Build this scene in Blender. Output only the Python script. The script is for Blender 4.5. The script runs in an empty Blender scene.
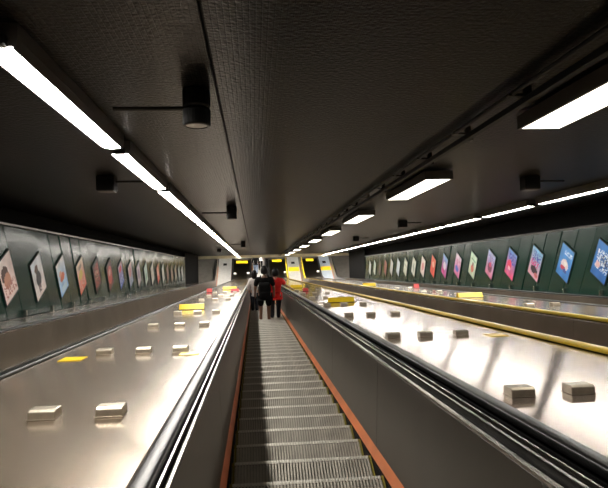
import bpy, bmesh, math, random
from mathutils import Vector, Matrix
random.seed(7)
S_ = bpy.context.scene
COL = S_.collection
SN, CS = 0.5, math.cos(math.pi/6)
H = 1.28                     # eye height above the line of step edges, square to the slope
V1 = 44.0                    # where the slope runs out into the lower landing
ORD = ['zeroth','first','second','third','fourth','fifth','sixth','seventh','eighth','ninth','tenth','eleventh','twelfth','thirteenth',
       'fourteenth','fifteenth','sixteenth','seventeenth','eighteenth','nineteenth','twentieth','twenty-first','twenty-second']

# ---------------------------------------------------------------- frames
def W(u, v, n):              # slope frame -> world
    return Vector((u, v*CS + n*SN, -v*SN + n*CS))
SLOPE = Matrix.Rotation(-math.pi/6, 4, 'X')

def make_path(s0, s1, ds=0.25):
    """line of step edges: (Y, Z, theta) straight at 30 degrees, easing to level at the landing"""
    pts = []
    a, b = V1-1.3, V1+1.3
    p = W(0, s0, -H); y, z = p.y, p.z
    s = s0
    pts.append((y, z, math.pi/6, s))
    while s < s1-1e-6:
        if s < a-1e-6: step = min(2.0, a-s, s1-s)
        elif s < b-1e-6: step = min(0.2, b-s, s1-s)
        else: step = s1-s
        def ang(t): return math.pi/6 if t <= a else (0 if t >= b else math.pi/6*(b-t)/(b-a))
        th = ang(s+step/2)
        y += step*math.cos(th); z -= step*math.sin(th)
        s += step
        pts.append((y, z, ang(s), s))
    return pts
PATH = make_path(-3.0, V1+5.0)
FLOOR_Z = PATH[-1][1]
LAND_Y = [p for p in PATH if p[3] >= V1+1.3-1e-6][0][0]
def at_path(s):
    for p, q in zip(PATH, PATH[1:]):
        if p[3] <= s <= q[3]+1e-9:
            t = (s-p[3])/(q[3]-p[3])
            return tuple(p[i]+(q[i]-p[i])*t for i in range(4))
    return PATH[-1]
def on_path(u, s, N):
    y, z, th, _ = at_path(s)
    return Vector((u, y+N*math.sin(th), z+N*math.cos(th))), th
def sub_path(s0, s1):
    return [at_path(s0)] + [p for p in PATH if s0+1e-6 < p[3] < s1-1e-6] + [at_path(s1)]

# ---------------------------------------------------------------- object helpers
def link(name, me, mat, parent=None):
    o = bpy.data.objects.new(name, me); COL.objects.link(o)
    if mat is not None:
        for m in (mat if isinstance(mat, (list, tuple)) else [mat]): me.materials.append(m)
    if parent is not None: o.parent = parent
    return o
def obj(name, bm, mat, parent=None, smooth=False):
    bmesh.ops.recalc_face_normals(bm, faces=bm.faces[:])
    me = bpy.data.meshes.new(name); bm.to_mesh(me); bm.free()
    if smooth:
        for p in me.polygons: p.use_smooth = True
    return link(name, me, mat, parent)
def tag(o, label, cat, group=None):
    o['label'] = label; o['category'] = cat
    if group: o['group'] = group
    return o
def empty(name, loc, label, cat, group=None, slope=False):
    o = bpy.data.objects.new(name, None); COL.objects.link(o)
    o.location = loc
    if slope: o.rotation_euler = (-math.pi/6, 0, 0)
    o.empty_display_size = 0.1
    return tag(o, label, cat, group)
def struct(name, bm, mat):
    o = obj(name, bm, mat); o['kind'] = 'structure'; return o
def dup(root, loc, label=None, group=None):
    r = root.copy(); COL.objects.link(r); r.location = loc
    if label: r['label'] = label
    if group: r['group'] = group
    for ch in list(root.children):
        c = ch.copy(); COL.objects.link(c); c.parent = r
        for g in ch.children:
            d = g.copy(); COL.objects.link(d); d.parent = c
    return r
def box(bm, x0, x1, y0, y1, z0, z1, bev=0, seg=2, mi=0):
    vs = [bm.verts.new((x, y, z)) for x in (x0, x1) for y in (y0, y1) for z in (z0, z1)]
    fs = [(0,1,3,2),(4,6,7,5),(0,4,5,1),(2,3,7,6),(0,2,6,4),(1,5,7,3)]
    F = [bm.faces.new([vs[i] for i in f]) for f in fs]
    for f in F: f.material_index = mi
    if bev:
        es = list({e for f in F for e in f.edges})
        bmesh.ops.bevel(bm, geom=es, offset=bev, segments=seg, profile=0.5, affect='EDGES')
    return bm
def B(*a, **k): return box(bmesh.new(), *a, **k)
def tube(bm, pts, r, seg=10, caps=True, closed=False):
    rings = []
    n = len(pts)
    for i, p in enumerate(pts):
        p = Vector(p)
        t = (Vector(pts[min(i+1, n-1)]) - Vector(pts[max(i-1, 0)])).normalized()
        a = Vector((0, 0, 1)) if abs(t.z) < 0.9 else Vector((1, 0, 0))
        x = t.cross(a).normalized(); y = t.cross(x)
        rr = r[i] if isinstance(r, (list, tuple)) else r
        rings.append([bm.verts.new(p + x*rr*math.cos(q*2*math.pi/seg) + y*rr*math.sin(q*2*math.pi/seg)) for q in range(seg)])
    for A_, B_ in zip(rings, rings[1:]):
        for q in range(seg): bm.faces.new((A_[q], A_[(q+1) % seg], B_[(q+1) % seg], B_[q]))
    if caps: bm.faces.new(rings[0][::-1]); bm.faces.new(rings[-1])
    return bm
def lathe(bm, prof, seg=28, mi=0):
    rings = []
    for r, z in prof:
        rings.append([bm.verts.new((r*math.cos(q*2*math.pi/seg), r*math.sin(q*2*math.pi/seg), z)) for q in range(seg)] if r > 1e-5 else [bm.verts.new((0, 0, z))])
    for A_, B_ in zip(rings, rings[1:]):
        for q in range(seg):
            a = [A_[q % len(A_)], A_[(q+1) % len(A_)], B_[(q+1) % len(B_)], B_[q % len(B_)]]
            a = list(dict.fromkeys(a))
            if len(a) > 2: bm.faces.new(a).material_index = mi
    return bm
def sweep(bm, path, prof, closed=True, origin=Vector((0, 0, 0)), caps=True):
    """prof: [(u, N)] square to the path; N measured from the line of step edges"""
    rings = []
    for (y, z, th, s) in path:
        rings.append([bm.verts.new(Vector((u, y+N*math.sin(th), z+N*math.cos(th)))-origin) for u, N in prof])
    k = len(prof)
    for A_, B_ in zip(rings, rings[1:]):
        for q in range(k if closed else k-1):
            bm.faces.new((A_[q], A_[(q+1) % k], B_[(q+1) % k], B_[q]))
    if closed and caps: bm.faces.new(rings[0][::-1]); bm.faces.new(rings[-1])
    return bm

# ---------------------------------------------------------------- materials
def new_mat(name):
    m = bpy.data.materials.new(name); m.use_nodes = True
    nt = m.node_tree; b = nt.nodes['Principled BSDF']
    return m, nt, b
def N_(nt, t, **k):
    n = nt.nodes.new(t)
    for a, v in k.items(): setattr(n, a, v)
    return n
def plain(name, col, rough=0.5, metal=0.0, noise=0.0, scale=8.0, stretch=(1,1,1), spec=None, aniso=0, tangent=None, bump=0.0, rnoise=0.0):
    m, nt, b = new_mat(name)
    b.inputs['Base Color'].default_value = (*col, 1); b.inputs['Roughness'].default_value = rough; b.inputs['Metallic'].default_value = metal
    if spec is not None: b.inputs['Specular IOR Level'].default_value = spec
    tc = N_(nt, 'ShaderNodeTexCoord'); mp = N_(nt, 'ShaderNodeMapping'); mp.inputs['Scale'].default_value = stretch
    nt.links.new(tc.outputs['Object'], mp.inputs['Vector'])
    nz = N_(nt, 'ShaderNodeTexNoise'); nz.inputs['Scale'].default_value = scale; nz.inputs['Detail'].default_value = 5
    nt.links.new(mp.outputs[0], nz.inputs['Vector'])
    if noise:
        mr = N_(nt, 'ShaderNodeMapRange'); mr.inputs['From Min'].default_value = 0.3; mr.inputs['From Max'].default_value = 0.7
        mr.inputs['To Min'].default_value = 1-noise; mr.inputs['To Max'].default_value = 1+noise*0.5
        nt.links.new(nz.outputs['Fac'], mr.inputs['Value'])
        mx = N_(nt, 'ShaderNodeVectorMath', operation='SCALE'); mx.inputs[0].default_value = col
        nt.links.new(mr.outputs[0], mx.inputs['Scale']); nt.links.new(mx.outputs[0], b.inputs['Base Color'])
    if rnoise:
        mr2 = N_(nt, 'ShaderNodeMapRange'); mr2.inputs['From Min'].default_value = 0.3; mr2.inputs['From Max'].default_value = 0.7
        mr2.inputs['To Min'].default_value = max(rough-rnoise, 0.03); mr2.inputs['To Max'].default_value = rough+rnoise
        nt.links.new(nz.outputs['Fac'], mr2.inputs['Value']); nt.links.new(mr2.outputs[0], b.inputs['Roughness'])
    if aniso:
        b.inputs['Anisotropic'].default_value = aniso
        cv = N_(nt, 'ShaderNodeCombineXYZ')
        for i in range(3): cv.inputs[i].default_value = tangent[i]
        nt.links.new(cv.outputs[0], b.inputs['Tangent'])
    if bump:
        bp = N_(nt, 'ShaderNodeBump'); bp.inputs['Strength'].default_value = bump; bp.inputs['Distance'].default_value = 0.01
        nt.links.new(nz.outputs['Fac'], bp.inputs['Height']); nt.links.new(bp.outputs[0], b.inputs['Normal'])
    return m
def emit(name, col, strength):
    m, nt, b = new_mat(name)
    b.inputs['Base Color'].default_value = (*col, 1); b.inputs['Emission Color'].default_value = (*col, 1)
    b.inputs['Emission Strength'].default_value = strength
    return m

GRAIN = (0, CS, -SN)
shaded_panel_steel = plain('shaded_balustrade_steel', (0.055, 0.046, 0.036), 0.40, 0.35, noise=0.2, scale=1.5, spec=0.3)  # same steel as the other balustrades, its weaker reflection painted into the colour
deck_end_steel = plain('dark_reflection_deck_end', (0.05, 0.041, 0.03), 0.32, 1.0, noise=0.2, scale=1.5)  # deck steel with the reflection of the dark ceiling painted into its colour
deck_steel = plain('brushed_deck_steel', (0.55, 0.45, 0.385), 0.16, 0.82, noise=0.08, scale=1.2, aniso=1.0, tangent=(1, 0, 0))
brown_deck_steel = plain('brown_deck_steel', (0.34, 0.262, 0.185), 0.20, 0.82, noise=0.12, scale=1.2, aniso=1.0, tangent=(1, 0, 0))  # darker, browner copy of the deck steel for the left and far decks
trim_steel = plain('polished_trim_steel', (0.52, 0.49, 0.45), 0.26, 1.0, noise=0.2, scale=5)
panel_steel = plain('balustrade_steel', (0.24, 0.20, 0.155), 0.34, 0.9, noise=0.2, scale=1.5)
block_steel = plain('block_steel', (0.50, 0.445, 0.36), 0.36, 0.8, noise=0.15, scale=20)
step_steel = plain('ribbed_step_aluminium', (0.62, 0.575, 0.49), 0.42, 0.35, noise=0.25, scale=6)
nose_steel = plain('worn_step_edge', (0.80, 0.77, 0.70), 0.4, 0.4)
yellow_line = plain('yellow_step_edge', (0.22, 0.18, 0.03), 0.5)
groove_shade = plain('step_groove_shade', (0.03, 0.028, 0.025), 0.6)  # dark colour stands in for the shade inside the deep tread grooves
rubber = plain('black_rubber', (0.010, 0.010, 0.010), 0.30, 0, noise=0.4, scale=14, spec=0.27)
yellow_rubber = plain('yellow_handrail', (0.72, 0.50, 0.02), 0.3, 0, noise=0.12, scale=3)
black = plain('black_groove', (0.005, 0.005, 0.005), 0.7, 0, noise=0.3, spec=0.1)
orange = plain('orange_skirt_band', (0.72, 0.20, 0.06), 0.32, 0.3, noise=0.25, scale=3)
yellow = plain('yellow_sign', (0.86, 0.60, 0.015), 0.35, 0, noise=0.1, scale=20)
red = plain('red_sign', (0.55, 0.05, 0.05), 0.4, 0, noise=0.1, scale=20)
white = plain('white_enamel', (0.75, 0.74, 0.70), 0.4)
dark_paint = plain('dark_painted_metal', (0.006, 0.0055, 0.005), 0.5, 0, noise=0.3, scale=8, spec=0.2)
housing_grey = plain('grey_lamp_housing', (0.09, 0.08, 0.07), 0.4, 0.3, noise=0.15)
frame_black = plain('black_poster_frame', (0.012, 0.012, 0.012), 0.35)
black_wall = plain('black_upper_wall', (0.003, 0.003, 0.003), 0.8, 0, noise=0.4, scale=3, spec=0.1)
beam_mat = plain('pale_beam', (0.9, 0.86, 0.66), 0.5, 0, noise=0.15, scale=3)
landing_floor = plain('landing_floor_stone', (0.10, 0.092, 0.08), 0.3, 0, noise=0.3, scale=4)
plate_steel = plain('landing_plate_steel', (0.72, 0.71, 0.68), 0.42, 0.6, noise=0.12, scale=6)
plate_blue = plain('bluish_landing_plate_steel', (0.60, 0.68, 0.78), 0.42, 0.6, noise=0.12, scale=6)
lamp_on = emit('tube_glow', (1.0, 0.955, 0.88), 48.0)
panel_on = emit('panel_glow', (1.0, 0.93, 0.80), 5.0)
landing_on = emit('added_landing_glow', (1.0, 0.95, 0.86), 60.0)  # glow of the unseen lamps added over the landing

def wall_material():
    m, nt, b = new_mat('green_enamel_panel')
    b.inputs['Roughness'].default_value = 0.21
    tc = N_(nt, 'ShaderNodeTexCoord'); nz = N_(nt, 'ShaderNodeTexNoise'); nz.inputs['Scale'].default_value = 1.4; nz.inputs['Detail'].default_value = 6
    nt.links.new(tc.outputs['Object'], nz.inputs['Vector'])
    cr = N_(nt, 'ShaderNodeValToRGB'); cr.color_ramp.elements[0].color = (0.004, 0.027, 0.019, 1); cr.color_ramp.elements[1].color = (0.007, 0.040, 0.029, 1)
    cr.color_ramp.elements[0].position = 0.3; cr.color_ramp.elements[1].position = 0.7
    nt.links.new(nz.outputs['Fac'], cr.inputs[0]); nt.links.new(cr.outputs[0], b.inputs['Base Color'])
    b.inputs['Specular IOR Level'].default_value = 0.45
    return m
green = wall_material()
def ceiling_material():
    m, nt, b = new_mat('dark_mosaic_ceiling')
    tc = N_(nt, 'ShaderNodeTexCoord'); L = nt.links
    br = N_(nt, 'ShaderNodeTexBrick'); br.offset = 0.0
    br.inputs['Scale'].default_value = 1.0; br.inputs['Brick Width'].default_value = 0.028; br.inputs['Row Height'].default_value = 0.028
    br.inputs['Mortar Size'].default_value = 0.004; br.inputs['Mortar Smooth'].default_value = 0.3; br.inputs['Bias'].default_value = -0.1
    br.inputs['Color1'].default_value = (0.003, 0.0024, 0.0018, 1); br.inputs['Color2'].default_value = (0.017, 0.0125, 0.0078, 1); br.inputs['Mortar'].default_value = (0.0015, 0.0014, 0.0012, 1)
    L.new(tc.outputs['Object'], br.inputs['Vector'])
    nz = N_(nt, 'ShaderNodeTexNoise'); nz.inputs['Scale'].default_value = 0.9; nz.inputs['Detail'].default_value = 6
    mp = N_(nt, 'ShaderNodeMapping'); mp.inputs['Scale'].default_value = (1.0, 0.45, 1)
    L.new(tc.outputs['Object'], mp.inputs['Vector']); L.new(mp.outputs[0], nz.inputs['Vector'])
    mr = N_(nt, 'ShaderNodeMapRange'); mr.inputs['From Min'].default_value = 0.3; mr.inputs['From Max'].default_value = 0.7; mr.inputs['To Min'].default_value = 0.65; mr.inputs['To Max'].default_value = 1.25
    L.new(nz.outputs['Fac'], mr.inputs['Value'])
    mx = N_(nt, 'ShaderNodeVectorMath', operation='SCALE'); L.new(br.outputs['Color'], mx.inputs[0]); L.new(mr.outputs[0], mx.inputs['Scale'])
    L.new(mx.outputs[0], b.inputs['Base Color'])
    nf = N_(nt, 'ShaderNodeTexNoise'); nf.inputs['Scale'].default_value = 36.0; nf.inputs['Detail'].default_value = 1
    L.new(tc.outputs['Object'], nf.inputs['Vector'])
    hs = N_(nt, 'ShaderNodeMath', operation='SUBTRACT'); L.new(nf.outputs['Fac'], hs.inputs[0]); L.new(br.outputs['Fac'], hs.inputs[1])
    bp = N_(nt, 'ShaderNodeBump'); bp.inputs['Strength'].default_value = 0.7; bp.inputs['Distance'].default_value = 0.008
    L.new(hs.outputs[0], bp.inputs['Height']); L.new(bp.outputs[0], b.inputs['Normal'])
    b.inputs['Roughness'].default_value = 0.33; b.inputs['Specular IOR Level'].default_value = 0.085
    return m
ceil_mat = ceiling_material()
def print_material():
    m, nt, b = new_mat('poster_print')
    at = N_(nt, 'ShaderNodeVertexColor'); at.layer_name = 'print'
    nt.links.new(at.outputs['Color'], b.inputs['Base Color']); b.inputs['Roughness'].default_value = 0.45
    return m
print_mat = print_material()

# ---------------------------------------------------------------- walls
UL, UR = -3.70, 6.30
def up_shift(t): return -t*SN/CS               # plumb lines in the slope frame: dv for a rise t along the normal
def panel_wall(name, U, side, n0, n1, v0, v1, pitch, mat):
    bm = bmesh.new()
    g = 0.009; th = 0.03; rp = random.Random(5)
    k = v0
    while k < v1:
        q = []
        for (s, t) in ((k+g, n0), (k+pitch-g, n0), (k+pitch-g, n1), (k+g, n1)):
            q.append((s+up_shift(t), t))
        yw = rp.uniform(-0.007, 0.007); pt = rp.uniform(-0.006, 0.006)      # sheets never hang quite flush
        of = [-side*max(0, d) for d in (-yw-pt+0.013, yw-pt+0.013, yw+pt+0.013, -yw+pt+0.013)]
        f = [bm.verts.new(W(U+side*0.012+o_, a, b)) for (a, b), o_ in zip(q, of)]
        bk = [bm.verts.new(W(U+side*th, a, b)) for a, b in q]
        bm.faces.new(f)
        for i in range(4): bm.faces.new((f[i], f[(i+1) % 4], bk[(i+1) % 4], bk[i]))
        k += pitch
    a = [bm.verts.new(W(U+side*th*0.9, p, q)) for p, q in ((v0-2, n0), (v1+2, n0), (v1+2, n1), (v0-2, n1))]
    f = bm.faces.new(a)
    return struct(name, bm, mat)
panel_wall('wall_left', UL, -1, -0.62, 0.77, -2.4, 31.6, 0.625, green)
panel_wall('wall_right', UR, 1, -0.62, 0.65, -2.4, 33.2, 0.625, green)
def quad_struct(name, pts, mat):
    bm = bmesh.new(); bm.faces.new([bm.verts.new(p) for p in pts]); return struct(name, bm, mat)
def slope_box(bm, u0, u1, v0, v1, n0, n1):
    vs = [bm.verts.new(W(u, v, n)) for u in (u0, u1) for v in (v0, v1) for n in (n0, n1)]
    for f in ((0,1,3,2),(4,6,7,5),(0,4,5,1),(2,3,7,6),(0,2,6,4),(1,5,7,3)): bm.faces.new([vs[i] for i in f])
    return bm
struct('wall_left_upper', slope_box(bmesh.new(), UL-0.35, UL-0.25, -3, 39.2, 0.5, 1.3), black_wall)
struct('wall_right_upper', slope_box(bmesh.new(), UR+0.25, UR+0.35, -3, 39.2, 0.4, 1.3), black_wall)
struct('wall_left_lower', slope_box(bmesh.new(), UL-0.05, UL+0.0, 31.9, 39.2, -1.4, 1.3), black_wall)
struct('wall_right_lower', slope_box(bmesh.new(), UR-0.0, UR+0.05, 33.5, 39.2, -1.4, 1.3), black_wall)
struct('trim_1', slope_box(bmesh.new(), UL-0.26, UL+0.02, -3, 31.8, 0.785, 0.82), trim_steel)
struct('trim_2', slope_box(bmesh.new(), UR-0.02, UR+0.26, -3, 33.4, 0.66, 0.69), housing_grey)
struct('trim_3', slope_box(bmesh.new(), UL-0.02, UL+0.05, -3, 39, -0.665, -0.635), trim_steel)
struct('trim_4', slope_box(bmesh.new(), UR-0.06, UR+0.02, -3, 39, -0.665, -0.625), trim_steel)
# sloped ceiling in two fields with the dark joint between them
CE = 1.12
bm = bmesh.new()
for a, b in ((UL-0.35, -0.216), (-0.198, UR+0.35)):
    vs = [bm.verts.new((u, v, n)) for u in (a, b) for v in (-3, 41.5) for n in (0, 0.08)]
    for f in ((0,1,3,2),(4,6,7,5),(0,4,5,1),(2,3,7,6),(0,2,6,4),(1,5,7,3)): bm.faces.new([vs[i] for i in f])
c = struct('ceiling', bm, ceil_mat); c.matrix_world = Matrix.Translation(W(0, 0, CE)) @ SLOPE
struct('trim_5', slope_box(bmesh.new(), -0.23, -0.18, -3, 41.5, CE+0.02, CE+0.10), black)
# beam where the slope meets the landing
pb = W(0, 41.5, 0.92)
struct('trim_6', B(-4.6, 7.4, pb.y, pb.y+0.35, pb.z, pb.z+0.30), beam_mat)
# lower landing
LY0 = LAND_Y-1.6; LY1 = LAND_Y+10
struct('floor', B(-4.9, 7.9, LY0, LY1, FLOOR_Z-0.3, FLOOR_Z-0.012), landing_floor)
struct('wall_back', B(-4.9, 7.9, LY1, LY1+0.2, FLOOR_Z-0.3, pb.z+0.4), plain('landing_wall', (0.30, 0.28, 0.23), 0.5, 0, noise=0.1))
for nm, x in (('wall_left_landing', -4.9), ('wall_right_landing', 7.7)):
    p0 = W(0, 38.9, 0)
    struct(nm, B(x, x+0.2, p0.y, LY1, FLOOR_Z-0.3, pb.z+0.4), plain(nm, (0.05, 0.046, 0.04), 0.5, 0, noise=0.2))
struct('ceiling_landing', B(-4.9, 7.9, pb.y+0.35, LY1, pb.z+0.15, pb.z+0.3), dark_paint)

# ---------------------------------------------------------------- escalators
PITCH = 0.40; S0 = 0.46 - 2.8
RUN, RISE = PITCH*CS, PITCH*SN
def step_mesh(width):
    """one ribbed step: tread running back from its front edge at the origin, riser falling below"""
    bm = bmesh.new()
    rib = 0.020; hgt = 0.012
    nr = int(width/rib); x0 = -width/2; w = width/nr
    prof_x = []
    for i in range(nr):
        a = x0+i*w
        prof_x += [(a, -hgt), (a+w*0.36, -hgt), (a+w*0.42, 0), (a+w*0.94, 0)]
    prof_x.append((x0+width, -hgt))
    stations = []      # (y, z, inward direction for the groove)
    stations.append((-RUN, 0.0, (0, 1), 0)); stations.append((-0.022, 0.0, (0, 1), 0)); stations.append((-0.004, -0.002, (0.3, 0.95), 1))
    stations.append((0.0, -0.010, (1, 0.2), 1)); stations.append((-0.012, -0.08, (1, 0), 0)); stations.append((-0.03, -RISE-0.02, (1, 0), 0))
    rows = []
    for (y, z, d, m) in stations:
        h_ = 0.12 if m else 1.0
        rows.append([bm.verts.new((x, y-d[0]*0+d[0]*h*h_, z+d[1]*h*h_)) for x, h in prof_x])
    for r in range(len(rows)-1):
        mi = 1 if r in (1, 2) else 0
        for i in range(len(prof_x)-1):
            f = bm.faces.new((rows[r][i], rows[r][i+1], rows[r+1][i+1], rows[r+1][i])); f.material_index = mi
            if i < 4 or i > len(prof_x)-6: f.material_index = 2
            elif i % 4 == 0 and r == 0: f.material_index = 3
    box(bm, x0, x0+width, -RUN, -0.03, -0.05, -0.012)
    bmesh.ops.recalc_face_normals(bm, faces=bm.faces[:])
    me = bpy.data.meshes.new('step'); bm.to_mesh(me); bm.free()
    for m in (step_steel, nose_steel, yellow_line, groove_shade): me.materials.append(m)
    return me

def handrail_prof(u0, u1, N):
    w = u1-u0; r = 0.016; h = 0.036
    pts = []
    for cx, cz, a0 in ((u1-r, N-r, 0), (u0+r, N-r, 90)):
        for k in range(4):
            a = math.radians(a0+k*30); pts.append((cx+r*math.cos(a), cz+r*math.sin(a)))
    pts += [(u0, N-h), (u1, N-h)]
    return pts
END = V1+3.4
def escalator(label, a, b, il, ir, kl, kr, hand_mat, steps_as_parts, plate_mat, side_mat):
    """a, b outer edges of the handrails; il, ir inner lips; kl, kr step edges"""
    org = on_path((a+b)/2, 0, 0)[0]
    e = empty('escalator', org, label, 'escalator', 'parallel escalators')
    full = sub_path(-3, END)
    NT = 0.64
    def sw(name, prof, mat, p=full, **k):
        return obj(name, sweep(bmesh.new(), p, prof, origin=org, **k), mat, e)
    for side, o, i, k in ((1, a, il, kl), (-1, b, ir, kr)):
        # handrail, rounded over the newel at the foot
        u0, u1 = (o+0.004, o+0.076) if side > 0 else (o-0.076, o-0.004)
        hp = list(full)
        y, z, th, s = hp[-1]
        prof = handrail_prof(u0, u1, NT+(0.045 if hand_mat is yellow_rubber else 0.022))
        bm = sweep(bmesh.new(), hp, prof, origin=org)
        hr = obj('handrail', bm, hand_mat, e)
        for p in hr.data.polygons: p.use_smooth = len(p.vertices) == 4
        R = 0.20; uc = (u0+u1)/2
        pts = [Vector((uc, y+R*math.sin(q), z+NT-R+R*math.cos(q)))-org for q in [math.pi*j/10 for j in range(11)]]
        obj('newel_return', tube(bmesh.new(), pts, 0.032, 10), hand_mat, hr, smooth=True)
        # black guide channel between the handrail and the panel lip
        g0, g1 = sorted((u1+0.002 if side > 0 else u0-0.002, i))
        sw('guide_channel', [(g0, 0.56), (g1, 0.56), (g1, 0.61), (g0, 0.61)], black)
        span = g1-g0
        lip = 0.010 if span < 0.07 else 0.022
        # silver lip at the top of the panel and thin rails in the channel
        l0, l1 = (i-0.002, i-lip) if side > 0 else (i+0.002, i+lip)
        l0, l1 = sorted((l0, l1))
        sw('edge_trim', [(l0, 0.55), (l1, 0.55), (l1, NT+0.004), (l0, NT+0.004)], trim_steel)
        rails = ((0.80, 0.007),) if span < 0.07 else ((0.46, 0.013), (0.66, 0.008))
        for f, w in rails:
            c_ = i + (o-i)*f*(span/abs(o-i))
            sw('guide_rail', [(c_-w/2, 0.60), (c_+w/2, 0.60), (c_+w/2, NT), (c_-w/2, NT)], trim_steel)
        # inner panel, joint every 1.9 m
        d = -side
        kk = k+d*0.042
        s = -3.0; jl = 2.36
        while s < END-0.1:
            t = min(s+jl-0.006, END)
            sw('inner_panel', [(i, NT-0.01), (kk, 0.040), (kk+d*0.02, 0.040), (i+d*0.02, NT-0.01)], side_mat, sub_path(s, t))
            s += jl
        # orange band beside the steps
        sw('skirt_band', [(k+d*0.012, -0.02), (kk, 0.043), (kk+d*0.004, -0.10), (k+d*0.012, -0.10)], orange)
        sw('skirt_gap', [(k-side*0.0, -0.16), (k+d*0.012, -0.16), (k+d*0.012, -0.022), (k-side*0.0, -0.022)], black)
        # rounded newel end
        u0, u1 = sorted((o+side*0.01, kk))
        bm = B(u0-org.x, u1-org.x, y-org.y-0.02, y-org.y+0.13, z-org.z, z-org.z+NT-0.02, bev=0.03)
        obj('newel_end', bm, panel_steel, e)
    # steps
    w = kr-kl-0.006; uc = (kl+kr)/2
    me = step_mesh(w)
    count = int((V1-0.9-S0)/PITCH)
    proto = None
    if steps_as_parts:
        for j in range(count):
            s = S0+PITCH*j
            if j < 8 - 2 and s < -0.8: pass
            o = bpy.data.objects.new('step', me) if j < 100 else None
            if o:
                COL.objects.link(o); o.parent = e; o.location = on_path(uc, s, 0)[0]-org
        j0 = 100
    else: j0 = 0
    bm = bmesh.new()
    for j in range(j0, count):
        p = on_path(uc, S0+PITCH*j, 0)[0]-org
        box(bm, p.x-w/2, p.x+w/2, p.y-RUN, p.y, p.z-RISE-0.03, p.z)
    o = obj('far_steps' if steps_as_parts else 'step_band', bm, step_steel, e); o['kind'] = 'stuff'
    # landing plate at the foot
    p0 = at_path(V1-0.75)
    sp = [at_path(V1-0.75)] + [p for p in PATH if V1-0.7 < p[3] < V1+1.3] + [at_path(V1+1.31)]
    y1 = LAND_Y+3.0
    bm = sweep(bmesh.new(), sub_path(V1-0.75, V1+5), [(kl, -0.03), (kr, -0.03), (kr, 0.006), (kl, 0.006)], origin=org)
    obj('landing_plate', bm, plate_mat, e)
    return e, org
LANES = {}
LANES['ours'] = escalator('escalator ridden by five people, black handrails, in the middle of the picture', -0.395, 1.112, -0.268, 0.834, -0.19, 0.765, rubber, True, plate_steel, shaded_panel_steel)
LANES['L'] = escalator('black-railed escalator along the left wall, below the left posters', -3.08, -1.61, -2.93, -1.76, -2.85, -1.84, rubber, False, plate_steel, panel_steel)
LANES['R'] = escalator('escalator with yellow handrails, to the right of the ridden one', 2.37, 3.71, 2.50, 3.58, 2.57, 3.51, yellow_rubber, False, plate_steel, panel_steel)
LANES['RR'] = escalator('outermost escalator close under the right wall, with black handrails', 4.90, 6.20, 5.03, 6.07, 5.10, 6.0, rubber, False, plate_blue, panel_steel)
# dark inspection marks and yellow bands on the landing plates
for lane, uc, ys in (('L', -2.35, False), ('R', 3.04, True), ('RR', 5.55, True)):
    e, org = LANES[lane]
    y = LAND_Y+2.2
    obj('plate_mark', B(uc-0.14-org.x, uc+0.14-org.x, y-org.y, y+0.35-org.y, FLOOR_Z+0.006-org.z, FLOOR_Z+0.012-org.z, bev=0.003), dark_paint, e)
    if ys: obj('yellow_plate_band', B(uc-0.42-org.x, uc+0.42-org.x, y-1.15-org.y, y-0.55-org.y, FLOOR_Z+0.006-org.z, FLOOR_Z+0.011-org.z), yellow, e)

# ---------------------------------------------------------------- decks between the escalators
def deck(label, a, b, jl, off, end=END-0.25, deck_steel=deck_steel):
    org = on_path((a+b)/2, 0, 0.64)[0]
    e = empty('escalator_deck', org, label, 'deck', 'steel decks between the escalators')
    s = -3.0+off-jl
    while s < end-0.05:
        s0 = max(s, -3.0); t = min(s+jl-0.005, end)
        spans = [(s0, t, deck_steel)]
        if s0 < V1-0.6 < t: spans = [(s0, V1-0.605, deck_steel), (V1-0.6, t, deck_end_steel)]
        elif s0 >= V1-0.6: spans = [(s0, t, deck_end_steel)]
        for s0, t, dm in spans:
            if t < s0+0.02: continue
            p = sub_path(s0, t)
            bm = sweep(bmesh.new(), p, [(a+0.005, 0.60), (b-0.005, 0.60), (b-0.005, 0.637), (b-0.008, 0.64), (a+0.008, 0.64), (a+0.005, 0.637)], origin=org)
            obj('deck_panel', bm, dm, e)
        s += jl
    p = sub_path(-3, end)
    obj('under_frame', sweep(bmesh.new(), p, [(a-0.002, 0.50), (b+0.002, 0.50), (b+0.002, 0.598), (a-0.002, 0.598)], origin=org), black, e)
    q = at_path(end)
    obj('end_plate', B(a-org.x+0.01, b-org.x-0.01, q[0]-org.y, q[0]-org.y+0.03, q[1]-org.z, q[1]-org.z+0.64), panel_steel, e)
    return e
deck('steel deck on the left of the ridden escalator, with yellow corner plates', -1.61, -0.395, 4.72, 7.66-4.72, deck_steel=brown_deck_steel)
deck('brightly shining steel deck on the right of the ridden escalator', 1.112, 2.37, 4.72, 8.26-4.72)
deck('steel deck beyond the yellow-railed escalator', 3.71, 4.90, 4.72, 8.0-4.72, deck_steel=brown_deck_steel)
deck('narrow steel ledge along the foot of the left wall', UL+0.05, -3.08, 4.72, 4.0, end=38.9)

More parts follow.
